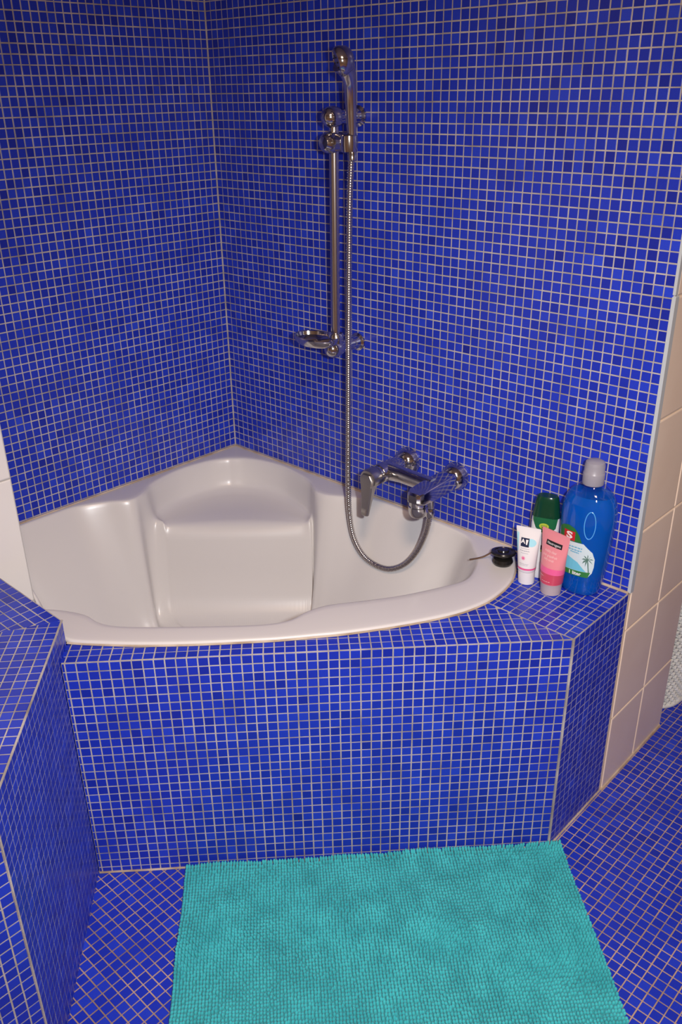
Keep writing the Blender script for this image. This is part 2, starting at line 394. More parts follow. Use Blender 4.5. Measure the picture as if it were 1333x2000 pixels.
# ------------------------------------------------------------------ corner bathtub
tub = thing('corner_bathtub', (22, -20, zS-16), 'white acrylic corner bathtub with a moulded corner seat', 'bathtub')
zF = 9.6; zSe = 22.35
SL, SR = np.array([5.5, -17.9]), np.array([19.9, -4.5])
keys = []
def wallkey(o, l, inw, base, zb=zF+.7, zr=0.):
    o, l, inw = np.array(o, float), np.array(l, float), np.array(inw, float); inw = inw/np.linalg.norm(inw)
    P = [(*l, zR), (*(l+inw*.2), zR-.35)]
    for t in (.12, .3, .5, .7, .86): P.append((*(l+inw*(.35+t*(base-.35))), zR-.6-(zR-.6-zb)*t))
    P += [(*(l+inw*(base+.5)), zb-.35), (*(l+inw*(base+2.2)), zF)]
    keys.append((o, l, [(a, b, c-zr*(1-i/8)) for i, (a, b, c) in enumerate(P)], zr))
def seatkey(o, l, s):
    o, l = np.array(o, float), np.array(l, float); E = SL+(SR-SL)*s; out = np.array([.69, -.725]); d = E-l; D = np.linalg.norm(d); d = d/D
    k = min(.9, D*.35)
    P = [(*l, zR), (*(l+d*.25*min(1, D)), zR-.45), (*(l+d*k*.6), 24.9), (*(l+d*k), 23.1), (*(l+d*min(k+.55, D*.7)), zSe+.05), (*(E-d*.28), zSe), (*(E+out*.12), zSe-.5), (*(E+out*1.5), zF+1.7), (*(E+out*3.5), zF)]
    keys.append((o, l, P, 0.))
fr = (-.7, .7)
for o, l in [((43., -.03), (41.5, -1.2)), ((46.9, -.03), (44., -3.1)), ((49.2, -2.6), (45.7, -4.8)), ((50.9, -6.), (46.9, -7.1)), ((51.45, -10.), (47.35, -9.4)), ((50.9, -13.5), (46.4, -12.)), ((49.6, -16.7), (44.5, -15.9)), ((47.2, -20.9), (42.3, -19.3)), ((44.6, -24.8), (40.1, -22.4))]:
    wallkey(o, l, np.array([22, -16])-np.array(l), 5.)
for o, l in [((42.7, -27.2), (39.35, -24.7)), ((40.7, -29.7), (39.2, -26.9)), ((38.6, -32.), (37.7, -29.3)), ((35, -35.8), (34, -33.)), ((31.5, -39.1), (30.3, -36.5)), ((28.7, -41.4), (27.5, -38.8)), ((27., -42.7), (25.6, -39.6)), ((25.6, -43.3), (23.6, -39.7))]:
    wallkey(o, l, fr, 4.)
for o, l, zr in [((22.5, -43.35), (21.3, -40.65), 0), ((20., -43.35), (19.3, -42.1), 0), ((18., -43.38), (17.7, -43.1), .8), ((15.5, -43.38), (15.5, -43.25), 2.8), ((13.25, -43.38), (13.45, -43.2), 3.4), ((13.2, -41.5), (13.36, -41.5), 3.4), ((13.15, -39.65), (13.3, -39.5), 3.4), ((9., -39.65), (9.2, -39.4), 0), ((4, -39.65), (4.2, -39.2), 0), ((0.03, -39.65), (1.2, -38.6), 0)]:
    wallkey(o, l, np.array([20, -22])-np.array(l), 3., zr=zr)
wallkey((.03, -36), (.75, -35.5), (1, .25), 7.); wallkey((.03, -30), (.7, -30), (1, .05), 7.5); wallkey((.03, -26.8), (.9, -26.8), (1, 0), 7.)
wallkey((.03, -24.2), (2.3, -23.9), (1, -.1), 5.6); wallkey((.03, -22.2), (3.85, -21.9), (1, -.25), 4.6); wallkey((.03, -20.8), (4.35, -20.7), (1, -.35), 4.2)
wallkey((.03, -19.7), (4.1, -19.6), (1, -.45), 2.2); seatkey((.03, -18.6), (3.5, -18.4), .01); seatkey((.03, -16), (2.1, -16.1), .06); seatkey((.03, -11.5), (1.15, -11.4), .2); seatkey((.03, -6), (1.6, -6.9), .33); seatkey((.03, -2), (2.7, -4.4), .42)
seatkey((.03, -.03), (3.6, -3.4), .5)
seatkey((2., -.03), (5., -2.3), .58); seatkey((6, -.03), (7.8, -1.3), .67); seatkey((11.5, -.03), (11.8, -.95), .8); seatkey((16, -.03), (16.6, -1.9), .94); seatkey((18.4, -.03), (18.8, -3.1), .99)
wallkey((19.6, -.03), (20.0, -3.75), (.45, -1), 2.2)
wallkey((20.7, -.03), (21.1, -3.85), (.35, -1), 4.2); wallkey((22., -.03), (22.4, -3.45), (.25, -1), 4.6); wallkey((24.2, -.03), (24.5, -2.2), (.1, -1), 5.6); wallkey((27, -.03), (27.2, -.95), (0, -1), 7.); wallkey((31, -.03), (31.2, -.75), (-.05, -1), 7.5); wallkey((37, -.03), (37, -.75), (-.2, -1), 7.)
cols = []
for o, l, P, zr in keys:
    d = l-o; L = np.linalg.norm(d); d = d/L; e = min(.12, L*.2)
    c = [(*o, zS+.09-zr), (*(o+d*.01), zR-.14-zr), (*(o+d*e), zR-.02-zr), (*(o+d*min(.35, L*.35)), zR-zr), (*(l-d*min(.2, L*.2)), zR-zr)] + [(P[0][0], P[0][1], zR-.06-zr)] + P[1:]
    cols.append(np.array(c).ravel())
cc = spline(np.array(cols), 5, True).reshape(-1, len(cols[0])//3, 3)
cc[:, :, 0] = np.maximum(cc[:, :, 0], .03); cc[:, :, 1] = np.minimum(cc[:, :, 1], -.03)
V = [tuple(v) for c in cc for v in c]; nr = cc.shape[1]; F = []
for i in range(len(cc)):
    j = (i+1) % len(cc)
    for k in range(nr-1): F.append([i*nr+k, j*nr+k, j*nr+k+1, i*nr+k+1])
V.append((21, -19, zF-.15)); cI = len(V)-1
for i in range(len(cc)): F.append([i*nr+nr-1, ((i+1) % len(cc))*nr+nr-1, cI])
sh = part('shell', (V, F), MT['tub'], tub, True, 80)
sm = sh.modifiers.new('smooth', 'SUBSURF'); sm.levels = 1; sm.render_levels = 1
part('wall_sealant', tube([(.12, y, zR+.02) for y in np.linspace(-39, -.2, 20)]+[(x, -.12, zR+.02) for x in np.linspace(.3, 47, 24)], .13, 6), MT['seal'], tub)
rimo = [(x+.05, y-.05, zS+.14) for x, y in spline([(*q,) for q in TO], 4)]
part('rim_sealant', tube(rimo, .1, 6), MT['seal'], tub)

# ------------------------------------------------------------------ shower rail, soap dish, hand shower, hose
RX, RY = 24.25, -3.95
rail = thing('shower_rail', (RX, 0, 46), 'chrome shower rail fixed upright to the blue mosaic wall', 'shower rail')
part('rail', tube([(24.1, RY, 46.3), (24.35, RY, 70.2)], .52, 24), MT['railm'], rail)
for zc, xc in ((70.4, 24.36), (46.2, 24.12)):
    b = part('bracket', lathe((xc, -.02, zc), (0, -1, 0), [(1.02, 0), (1.05, .25), (.78, .45), (.74, 2.4), (.76, 3.1), (.95, 3.5), (1.06, 4.1), (.98, 4.7), (.72, 5.15), (.3, 5.4), (0, 5.45)], 28), MT['chrome'], rail)
sl = part('slider', lathe((24.33, -2.6, 68.0), (0, -1, 0), [(.5, 0), (.95, .3), (1.05, 1.3), (1.08, 1.9), (.95, 2.6), (.62, 3.), (0, 3.1)], 24), MT['chrome'], rail)
sub('holder_arm', join(tube([(24.6, -4.1, 68.0), (25.7, -4.3, 68.0), (26.7, -4.5, 68.0)], [.86, .84, .8], 20)), MT['chrome'], sl, rail['base'])
sub('holder_cup', lathe((27.0, -4.55, 67.1), (0, 0, 1), [(.5, 0), (.86, .12), (.95, .8), (.9, 1.6), (.62, 1.85), (.5, 1.86)], 24), MT['chrome'], sl, rail['base'])
hs = thing('hand_shower', (27, -4.5, 66), 'chrome hand shower with rounded head resting in the rail slider', 'hand shower')
hp = [ray_y(688, 292, 4.5), ray_y(687, 250, 4.6), ray_y(685.5, 205, 4.8), ray_y(684.5, 172, 5.1), ray_y(682, 150, 5.5), ray_y(676, 132, 6.), ray_y(668, 121, 6.5)]
hpath = spline(hp, 6)
hr = np.interp(np.linspace(0, 6, len(hpath)), [0, .5, 1.5, 2.5, 3.5, 4.4, 5.2, 6], [.33, .42, .55, .6, .66, .8, 1.0, 1.08])
part('handle', tube(hpath, hr, 24), MT['railm'], hs)
hc = ray_y(667, 119, 6.6); hd = np.array([-.55, -.78, -.3]); hd /= np.linalg.norm(hd)
part('head', lathe(hc-hd*.9, hd, [(0, -.35), (.7, -.25), (1.12, .1), (1.34, .7), (1.36, 1.1), (1.22, 1.38), (1.1, 1.42), (1.05, 1.3), (0, 1.28)], 32), MT['chrome'], hs)
u_, v_, _ = frame(hd)
spray = part('spray_plate', lathe(hc-hd*.9, hd, [(1.0, 1.25), (1.0, 1.36), (.6, 1.42), (0, 1.43)], 28), MT['satin'], hs)
for k in range(8):
    a = 2*PI*k/8
    sub('nozzle', lathe(hc-hd*.9+(u_*math.cos(a)+v_*math.sin(a))*.62+hd*1.4, hd, [(.08, 0), (.07, .1), (0, .11)], 8), MT['black'], spray, hs['base'])
ho = thing('shower_hose', (33, -4, 20), 'ribbed metal shower hose hanging in a loop to the mixer', 'hose')
D = 4.3
hpts = [ray_y(688, 290, 4.5), ray_y(686, 330, 4.5), ray_y(683.5, 400, 4.4)]+[ray_y(u, v, D) for u, v in [(682, 540), (681, 700), (680.5, 862), (680.5, 952), (682.8, 1002), (690.6, 1047), (707.5, 1081), (730, 1101), (759, 1111), (788.5, 1103), (813.3, 1078.6), (831.3, 1042.6), (839, 1011)]]+[ray_y(841, 996, D)]
hh = spline(hpts, 30); seg = np.r_[0, np.cumsum(np.linalg.norm(np.diff(hh, axis=0), axis=1))]
ns = int(seg[-1]/.075); sl_ = np.linspace(0, seg[-1], ns); hh = np.stack([np.interp(sl_, seg, hh[:, k]) for k in range(3)], 1)
rr = .33 + .04*np.cos(sl_/.26*2*PI)
part('hose_pipe', tube(hh, rr, 10), MT['hosemetal'], ho, True, 80)
part('hose_nut', lathe(hh[-1]+np.array([0, 0, -.9]), (0, 0, 1), [(.36, 0), (.52, .1), (.55, .9), (.48, 1.1)], 12), MT['chrome'], ho)
part('hose_nut', lathe(hh[0]+np.array([0, 0, -1.2]), (0, 0, 1), [(.36, 0), (.46, .1), (.48, 1.1), (.4, 1.2)], 12), MT['chrome'], ho)
dish = thing('soap_dish', (21.5, -5, 46), 'oval chrome soap dish at the foot of the shower rail', 'soap dish')
dc = (22.3, -5.3, 46.75)
def oval(s, z, n=40, a=3.1, b=2.1): return [(dc[0]+a*s*math.cos(2*PI*i/n)-.25*math.sin(2*PI*i/n), dc[1]+b*s*math.sin(2*PI*i/n), dc[2]+z) for i in range(n)]
part('bowl', loft([oval(.55, -.12), oval(.85, -.05), oval(.97, .28), oval(1., .75), oval(.96, .88), oval(.9, .8), oval(.86, .4), oval(.7, .2), oval(.3, .15)]), MT['chrome'], dish)
part('clamp', lathe((24.15, RY, 46.75), (0, 0, 1), [(.58, 0), (.88, .1), (.9, 1.), (.76, 1.2), (.56, 1.25)], 24), MT['chrome'], dish)
part('arm', tube([(24.0, -4.4, 46.95), (23.4, -4.8, 46.95), (22.9, -5.0, 46.9)], [.5, .48, .45], 14), MT['chrome'], dish)

# ------------------------------------------------------------------ wall mixer
FZ = 33.2
mx = thing('bath_mixer', (35.6, 0, 32), 'chrome single lever bath mixer on the blue wall above the tub', 'mixer tap')
for x in (32.12, 39.11):
    part('escutcheon', lathe((x, -.02, FZ), (0, -1, 0), [(1.66, 0), (1.7, .1), (1.66, .25), (1.5, .85), (1.22, 1.3), (1.0, 1.5), (.8, 1.55)], 32), MT['chrome'], mx)
part('body', join(lathe((32.12, -1., FZ), (0, -1, 0), [(.85, 0), (.9, .6), (1.06, 1.2), (1.14, 2.), (1.14, 4.5), (1.1, 4.6)], 32),
     tube([(31.8, -4.1, FZ), (33., -4.15, FZ+.08), (34.5, -4.15, FZ+.12), (36.5, -4.15, FZ+.05), (38.9, -4.2, FZ)], [1.08, 1.05, .95, .92, .95], 28)), MT['chrome'], mx)
part('cartridge_ring', lathe((32.12, -5.55, FZ), (0, -1, 0), [(1., 0), (1.03, .3), (1.03, .5), (.96, .52)], 32), MT['chrome'], mx)
lev = part('lever', lathe((32.12, -6.1, FZ-.02), (0, -.995, -.06), [(1.08, 0), (1.14, .12), (1.14, 1.25), (1.08, 1.4), (0, 1.45)], 32), MT['satin'], mx)
lp = []
for z, wd, y0, y1 in [(FZ+.55, .62, -6.7, -7.75), (FZ, 1.02, -6.7, -7.85), (FZ-1.0, .86, -6.85, -7.85), (FZ-2.2, .72, -7.2, -7.9), (FZ-3.4, .6, -7.5, -8.05), (FZ-4.3, .52, -7.7, -8.15), (FZ-4.42, .4, -7.78, -8.08)]:
    e = .16; lp.append([(32.12-wd, y0-e, z), (32.12-wd+e, y0, z), (32.12+wd-e, y0, z), (32.12+wd, y0-e, z), (32.12+wd, y1+e, z), (32.12+wd-e, y1, z), (32.12-wd+e, y1, z), (32.12-wd, y1+e, z)])
sub('lever_blade', loft(lp), MT['satin'], lev, mx['base'])
part('indicator', lathe((33.6, -4.98, FZ+.05), (.0, -1, 0), [(.17, 0), (.17, .06), (.1, .1), (0, .1)], 16), mat('blue_green_dot', (.01, .10, .09), .2), mx)
def rr4(x0, x1, z0, z1, y, e=.22):
    q = []
    for cx, cz, a0 in ((x1-e, z1-e, 0), (x0+e, z1-e, 90), (x0+e, z0+e, 180), (x1-e, z0+e, 270)):
        for k in range(4):
            a = math.radians(a0+k*30); q.append((cx+e*math.cos(a), y, cz+e*math.sin(a)))
    return q
part('spout', loft([rr4(38.2, 40.05, FZ-.9, FZ+.9, -.95, .6), rr4(38.05, 40.2, FZ-.95, FZ+.9, -2.0, .3), rr4(38.0, 40.2, FZ-1., FZ+.74, -5.2, .2), rr4(38.0, 40.15, FZ-.95, FZ+.56, -7.2, .2), rr4(38.2, 39.95, FZ-.85, FZ+.42, -7.8, .2), rr4(38.5, 39.65, FZ-.7, FZ+.2, -8.05, .2)]), MT['chrome'], mx, True, 28)
part('aerator', lathe((39.05, -6.95, FZ-.5), (0, 0, -1), [(.98, -.2), (1.04, 0.2), (1.04, .7), (.95, .76), (.95, .82), (1.08, .88), (1.08, 1.4), (1.0, 1.8), (.82, 2.05), (.66, 2.1), (.62, 1.9), (0, 1.9)], 28), MT['chrome'], mx)
part('hose_outlet', lathe((hh[-1][0], hh[-1][1], FZ-.7), (0, 0, -1), [(.6, 0), (.6, .8), (.5, .9), (.5, FZ-.7-hh[-1][2]-.28)], 16), MT['chrome'], mx)

# ------------------------------------------------------------------ plug with chain on the rim
plug = thing('bath_plug', (48.3, -4.0, zR), 'black rubber bath plug with chain on the tub rim', 'plug')
pc = np.array([48.35, -3.95, zR])
part('stopper', lathe(pc, (0, 0, 1), [(.7, .0), (1.0, .08), (1.12, .35), (1.0, .72), (.55, .9), (.5, 1.05)], 28), MT['black'], plug)
part('flange', lathe(pc+np.array([.02, 0, .95]), (-.08, .1, 1), [(.6, 0), (1.28, .25), (1.36, .42), (1.28, .58), (.95, .66), (.9, .58), (.62, .58), (.56, .74), (0, .78)], 32), MT['black'], plug)
ch = []
cpts = spline([pc+np.array([-1.15, -.2, 1.15]), pc+np.array([-1.9, -.55, .45]), pc+np.array([-2.5, -.9, .12]), np.array([45.3, -5.6, zR+.05])], 10)
for k in range(0, len(cpts), 1): ch.append(ball(cpts[k], .1, 8))
part('chain', join(*ch), MT['brass'], plug)

# ------------------------------------------------------------------ printing on packs
def glyphs(s, size, bold=0.):
    cu = bpy.data.curves.new('lettering', 'FONT'); cu.body = s; cu.size = size; cu.align_x = 'CENTER'; cu.align_y = 'CENTER'; cu.offset = bold; cu.resolution_u = 3
    o = bpy.data.objects.new('lettering', cu); COL.objects.link(o); dg = bpy.context.evaluated_depsgraph_get()
    me = o.evaluated_get(dg).to_mesh(); V = [(v.co.x, v.co.y) for v in me.vertices]; F = [list(f.vertices) for f in me.polygons]
    o.evaluated_get(dg).to_mesh_clear(); bpy.data.objects.remove(o); bpy.data.curves.remove(cu); return V, F
def patch(poly2, nx=10, ny=6):       # a convex outline filled with a small grid so that it can follow a curved surface
    P = np.array(poly2); x0, y0 = P.min(0); x1, y1 = P.max(0); V, F = [], []
    c = area_sign(poly2); H = []
    for i in range(len(poly2)):
        (ax, ay), (bx, by) = poly2[i], poly2[(i+1) % len(poly2)]; n = (by-ay, ax-bx) if c > 0 else (ay-by, bx-ax); H.append((n[0], n[1], n[0]*ax+n[1]*ay))
    for i in range(nx):
        for j in range(ny):
            q = [(x0+(x1-x0)*(i+a)/nx, y0+(y1-y0)*(j+b)/ny) for a, b in ((0, 0), (1, 0), (1, 1), (0, 1))]; q = clip(q, H)
            if len(q) >= 3: n = len(V); V += q; F.append(list(range(n, n+len(q))))
    return V, F
def area_sign(P): return sum(P[i][0]*P[(i+1) % len(P)][1]-P[(i+1) % len(P)][0]*P[i][1] for i in range(len(P)))
def shape(vf, rot=0., sx=1., sy=1., tx=0., ty=0.):
    c, s = math.cos(rot), math.sin(rot); return [((x*sx*c-y*sy*s)+tx, (x*sx*s+y*sy*c)+ty) for x, y in vf[0]], vf[1]
def rect(w_, h_, tx=0, ty=0, nx=8, ny=2): return patch([(tx-w_/2, ty-h_/2), (tx+w_/2, ty-h_/2), (tx+w_/2, ty+h_/2), (tx-w_/2, ty+h_/2)], nx, ny)
def ell(a, b, tx=0, ty=0, n=20): return patch([(tx+a*math.cos(2*PI*i/n), ty+b*math.sin(2*PI*i/n)) for i in range(n)], 6, 6)
class Pack:
    """a pack whose cross-section is an ellipse a(h) x b(h); print is laid on its front by (s, h)"""
    def __init__(s, root, pos, yaw, prof, lean=(0, 0), power=2.):
        s.root, s.pos, s.yaw, s.prof, s.lean, s.pw = root, np.array(pos, float), yaw, np.array(prof, float), lean, power
    def ab(s, h): return np.interp(h, s.prof[:, 0], s.prof[:, 1]), np.interp(h, s.prof[:, 0], s.prof[:, 2])
    def place(s, x, y, h):
        c, n = math.cos(s.yaw), math.sin(s.yaw); return s.pos+np.array([x*c-y*n+s.lean[0]*h, x*n+y*c+s.lean[1]*h, h])
    def ring(s, h, k=1., n=40):
        a, b = s.ab(h); q = []
        for i in range(n):
            t = 2*PI*i/n; cx, sy = math.cos(t), math.sin(t); e = 2/s.pw
            q.append(s.place(a*k*math.copysign(abs(cx)**e, cx), b*k*math.copysign(abs(sy)**e, sy), h))
        return q
    def body(s, hs, n=40, k=1.): return loft([s.ring(h, k, n) for h in hs])
    def front(s, vf, eps=.012):
        V = []
        for x, h in vf[0]:
            a, b = s.ab(h); q = min(.999, abs(x)/a); V.append(s.place(x, -b*(1-q**s.pw)**(1/s.pw)-eps, h))
        return V, vf[1]
    def deco(s, name, vf, m, eps=.012, parent=None):
        o = sub(name, s.front(vf, eps), m, parent, s.root['base'], False) if parent else part(name, s.front(vf, eps), m, s.root, False); return o
zt = zS+.09
# white hand cream tube
wt = thing('cream_tube', (51.9, -4.85, zt), 'white cream tube with a dark square logo standing beside the tub rim', 'tube')
M_wht = mat('white_tube', (.80, .79, .80), .3); M_navy = mat('navy_print', (.012, .02, .06), .4); M_grey = mat('grey_print', (.36, .36, .42), .5); M_pk = mat('pink_print', (.75, .10, .30), .4); M_sky = mat('sky_print', (.38, .74, .86), .4); M_w = mat('white_print', (.85, .84, .84), .4)
wk = Pack(wt, (51.9, -4.85, zt), math.radians(18), [(0, .84, .84), (1.45, .88, .88), (1.5, .92, .92), (3.5, 1.06, .72), (5.4, 1.2, .22), (6.05, 1.26, .07), (6.3, 1.26, .05)], (-.02, -.03))
part('cap', wk.body([0, .03, .08, .7, 1.3, 1.4]), M_wht, wt)
part('body', wk.body([1.44, 1.5, 2, 2.6, 3.2, 3.8, 4.4, 5., 5.5, 5.9, 6.05, 6.3]), M_wht, wt)
wk.deco('sky_print', ell(.5, .42, .42, 4.75), M_sky); wk.deco('sky_print', patch([(-1.08, 3.6), (-.86, 3.7), (-.92, 5.6), (-1.16, 5.7)], 3, 6), M_sky)
lg = wk.deco('logo', rect(.86, .92, -.22, 4.72), M_navy, .03)
wk.deco('logo_mark', shape(glyphs('A', .62, .02), 0, 1, 1, -.42, 4.8), M_w, .05, lg); wk.deco('logo_mark', patch([(-.14, 5.03), (.12, 5.03), (.02, 4.5), (-.1, 4.5)], 2, 3), M_w, .05, lg)
def scribble(w_, h_, y, tx, n, amp): return patch_strip([(tx-w_/2+w_*i/n, y+random.uniform(-amp, amp)) for i in range(n+1)], h_)
def patch_strip(pts, h_):
    V, F = [], []
    for i, (x, y) in enumerate(pts):
        V += [(x, y-h_/2), (x, y+h_/2)]
        if i and i % 5: F.append([2*i-2, 2*i, 2*i+1, 2*i-1])
    return V, F
for y, w_, t in ((4.06, .9, .05), (3.84, 1.0, .075), (3.6, .8, .045), (2.42, .95, .05), (2.26, .85, .04)): wk.deco('small_print', scribble(w_, t, y, -.15, 26, .02), M_grey, .02)
fl_ = wk.deco('flower', ell(.2, .22, -.25, 3.05), mat('rose_print', (.82, .36, .5), .4), .02); wk.deco('flower_heart', ell(.09, .1, -.25, 3.05), M_pk, .03, fl_)
bd = [(x, h) for h in (1.62, 1.86) for x in (0,)]
def band(pk, h0, h1, n=40, k=1.012): return loft([pk.ring(h0, k, n), pk.ring(h1, k, n)], False, False)
part('pink_band', band(wk, 1.72, 1.92), M_pk, wt)
# pink face wash tube
pt = thing('face_wash_tube', (54.85, -4.95, zt), 'pink face wash tube with a black name label and frosted cap', 'tube')
M_pink = mat('salmon_tube', (.78, .27, .31), .28, Subsurface_Weight=.0); M_hot = mat('hot_pink_band', (.85, .13, .32), .3); M_rose = mat('rose_tube', (.58, .07, .12), .25); M_frost = mat('frosted_cap', (.62, .52, .54), .45, Transmission_Weight=.25)
M_blk = mat('black_print', (.01, .01, .012), .4); M_tx = mat('pale_print', (.82, .62, .62), .5)
pk = Pack(pt, (54.85, -4.95, zt), math.radians(-8), [(0, 1.02, 1.02), (1.2, 1.1, 1.1), (1.25, 1.14, 1.14), (3.2, 1.36, .95), (5.4, 1.6, .34), (6.5, 1.7, .08), (6.8, 1.7, .05)], (.0, -.01))
part('cap', pk.body([0, .04, .1, .7, 1.15, 1.22]), M_frost, pt)
part('body', pk.body([1.22, 1.3, 1.9, 2.6, 3.2, 3.8, 4.4, 5., 5.6, 6.2, 6.5, 6.8]), M_pink, pt)
part('rose_band', band(pk, 1.3, 2.55), M_rose, pt); part('hot_pink_band', band(pk, 2.45, 3.1, k=1.02), M_hot, pt)
nb = pk.deco('name_label', rect(1.9, .52, .12, 5.55, 10, 2), M_blk, .03); pk.deco('lettering', shape(glyphs('Neutrogena', .37), 0, .9, 1, .12, 5.55), M_w, .05, nb)
for s_, y, z_ in (('visibly clear', 4.75, .38), ('pink grapefruit', 4.3, .36), ('daily scrub', 3.92, .34)): pk.deco('lettering', shape(glyphs(s_, z_), 0, .82, 1, -.05, y), M_tx, .02)
pk.deco('small_print', scribble(.75, .05, 2.15, -.6, 16, .012), M_tx, .05); pk.deco('small_print', scribble(1.0, .04, 1.62, .1, 20, .012), M_tx, .05)
# green capped shampoo
gt = thing('shampoo_bottle', (52.35, -2.75, zt), 'white shampoo bottle with dark green cap behind the two tubes', 'bottle')
M_gr = mat('dark_green_plastic', (.004, .045, .022), .2); M_gb = mat('white_bottle', (.74, .76, .78), .3); M_gl = mat('green_label', (.012, .13, .05), .3); M_lime = mat('lime_print', (.42, .52, .05), .4)
gk = Pack(gt, (52.35, -2.75, zt), math.radians(20), [(0, 1.2, .78), (.4, 1.34, .86), (3., 1.36, .86), (6., 1.44, .86), (7., 1.4, .84), (7.6, 1.3, .8), (8.6, 1.16, .72), (9.1, 1.05, .66), (9.25, .95, .58)], power=2.4)
part('body', gk.body([0, .05, .4, 1.5, 3, 4.5, 6, 6.6, 7.2, 7.45]), M_gb, gt)
part('cap', join(gk.body([7.0, 7.05, 7.4, 8., 8.6, 9., 9.2, 9.25], k=1.03)), M_gr, gt)
gl = gk.deco('green_label', patch([(-1.25, 7.05), (-1.2, 6.6), (-.85, 5.85), (-.3, 5.45), (.3, 5.4), (.85, 5.6), (1.15, 5.95), (1.28, 7.05)], 12, 6), M_gl, .03)
gk.deco('lime_oval', ell(.5, .33, .0, 6.15), M_lime, .05, gl); gk.deco('small_print', scribble(.6, .05, 6.22, 0, 14, .02), M_gl, .07, gl); gk.deco('small_print', scribble(.6, .05, 6.08, 0, 14, .02), M_gl, .07, gl)
gk.deco('badge', rect(.5, .5, .1, 3.7), M_blk, .03); gk.deco('badge', rect(.5, .2, .1, 3.3), M_lime, .03)
# large blue bottle
bt = thing('bath_foam_bottle', (56.6, -2.25, zt), 'large clear one litre bottle of blue bath foam by the wall', 'bottle')
bk = Pack(bt, (56.75, -2.3, zt), math.radians(4), [(0, 1.75, 1.45), (.15, 1.95, 1.65), (.9, 2.1, 1.78), (1.6, 2.15, 1.82), (1.9, 2.28, 1.9), (5, 2.55, 2.0), (8.2, 2.75, 2.08), (9.4, 2.68, 2.04), (10.3, 2.4, 1.9), (11., 1.95, 1.6), (11.5, 1.4, 1.25), (11.8, 1., 1.), (12.2, .9, .9)], power=2.3)
def shell_mat(name, tintc, ior):
    m = bpy.data.materials.new(name); m.use_nodes = True; nt = m.node_tree; nt.nodes.clear()
    out = nd(m, 'ShaderNodeOutputMaterial'); tr_ = nd(m, 'ShaderNodeBsdfTransparent', Color=(*tintc, 1)); gl_ = nd(m, 'ShaderNodeBsdfGlossy', Roughness=.06); lw_ = nd(m, 'ShaderNodeLayerWeight', Blend=.5); pw_ = nd(m, 'ShaderNodeMath', operation='POWER'); pw_.inputs[1].default_value = 4.; fr_ = nd(m, 'ShaderNodeMath', operation='MULTIPLY_ADD'); fr_.inputs[1].default_value = .6; fr_.inputs[2].default_value = .035; mx_ = nd(m, 'ShaderNodeMixShader')
    lk(m, lw_.outputs['Facing'], pw_.inputs[0]); lk(m, pw_.outputs[0], fr_.inputs[0]); lk(m, fr_.outputs[0], mx_.inputs[0]); lk(m, tr_.outputs[0], mx_.inputs[1]); lk(m, gl_.outputs[0], mx_.inputs[2]); lk(m, mx_.outputs[0], out.inputs[0]); return m
M_clear = shell_mat('clear_plastic', (.90, .92, .96), 1.45)
M_liq = mat('blue_liquid', (.004, .22, .86), .05, Transmission_Weight=.6, IOR=1.33)
part('body', bk.body([0, .05, .15, .5, .9, 1.25, 1.6, 1.9, 3, 4, 5, 6, 7, 8.2, 8.8, 9.4, 9.9, 10.3, 10.7, 11., 11.25, 11.5, 11.8, 12.2], 48), M_clear, bt)
part('liquid', bk.body([.1, .2, .5, .9, 1.25, 1.6, 1.9, 3, 4, 5, 6, 7, 8.2, 8.8, 9.4, 9.9, 10.3, 10.75], 48, .985), M_liq, bt)
part('grip_dent', join(*[tube(bk.front(([(1.0+.52*math.sin(t), 8.15+1.45*math.cos(t)) for t in np.linspace(0, 2*PI, 40)], []), .0)[0], .045, 6)]), mat('moulded_ridge', (.10, .42, .85), .15), bt)
cp = part('cap', lathe(bk.pos+np.array([0, 0, 11.75]), (0, 0, 1), [(1.02, 0), (1.05, .08), (1.05, 1.1), (1.02, 1.2), (.98, 1.25), (.98, 1.9), (.9, 2.25), (.6, 2.42), (.2, 2.46), (0, 2.46)], 36), mat('frosted_grey_cap', (.42, .41, .47), .35, Transmission_Weight=.3), bt)
lb = bk.deco('label', patch([(-2.1, 2.4), (1.3, 2.4), (1.62, 2.9), (1.74, 3.6), (1.76, 4.5), (1.52, 5.25), (.62, 6.05), (-.9, 6.0), (-2.15, 5.9)], 16, 10), mat('pale_label', (.62, .76, .80), .4), .02)
bk.deco('label_sea', patch([(-2.1, 2.9), (1.55, 3.0), (.9, 3.6), (.2, 3.9), (-.4, 4.5), (-2.1, 4.7)], 10, 5), mat('sea_print', (.16, .55, .72), .4), .035, lb)
bk.deco('green_arch', patch([(-2.1, 5.95), (.45, 6.1), (.1, 6.9), (-.4, 7.5), (-1.1, 7.72), (-1.8, 7.5), (-2.15, 7.1)], 8, 5), mat('green_print', (.02, .17, .035), .4), .035, lb)
sq = bk.deco('logo', rect(1.26, 1.0, -.94, 6.62, 6, 4), mat('red_print', (.55, .02, .03), .4), .05, lb)
bk.deco('lettering', shape(glyphs('S', 1.05, .04), 0, 1.45, .92, -.94, 6.62), M_w, .065, lb)
gb = bk.deco('green_band', patch([(-2.1, 2.35), (1.3, 2.35), (1.5, 2.98), (-2.1, 2.88)], 10, 2), mat('green_band_print', (.03, .2, .04), .4), .045, lb)
bk.deco('lettering', shape(glyphs('1 liter', .55, .014), .03, 1, 1, .0, 2.62), M_w, .06, lb)
M_bp = mat('blue_print', (.12, .42, .62), .4)
for y, w_ in ((5.5, 1.5), (5.2, 1.4), (4.95, .9)): bk.deco('small_print', scribble(w_, .12, y, -.2, 22, .03), M_bp, .045, lb)
M_palm = mat('palm_print', (.10, .20, .16), .5)
pv = []
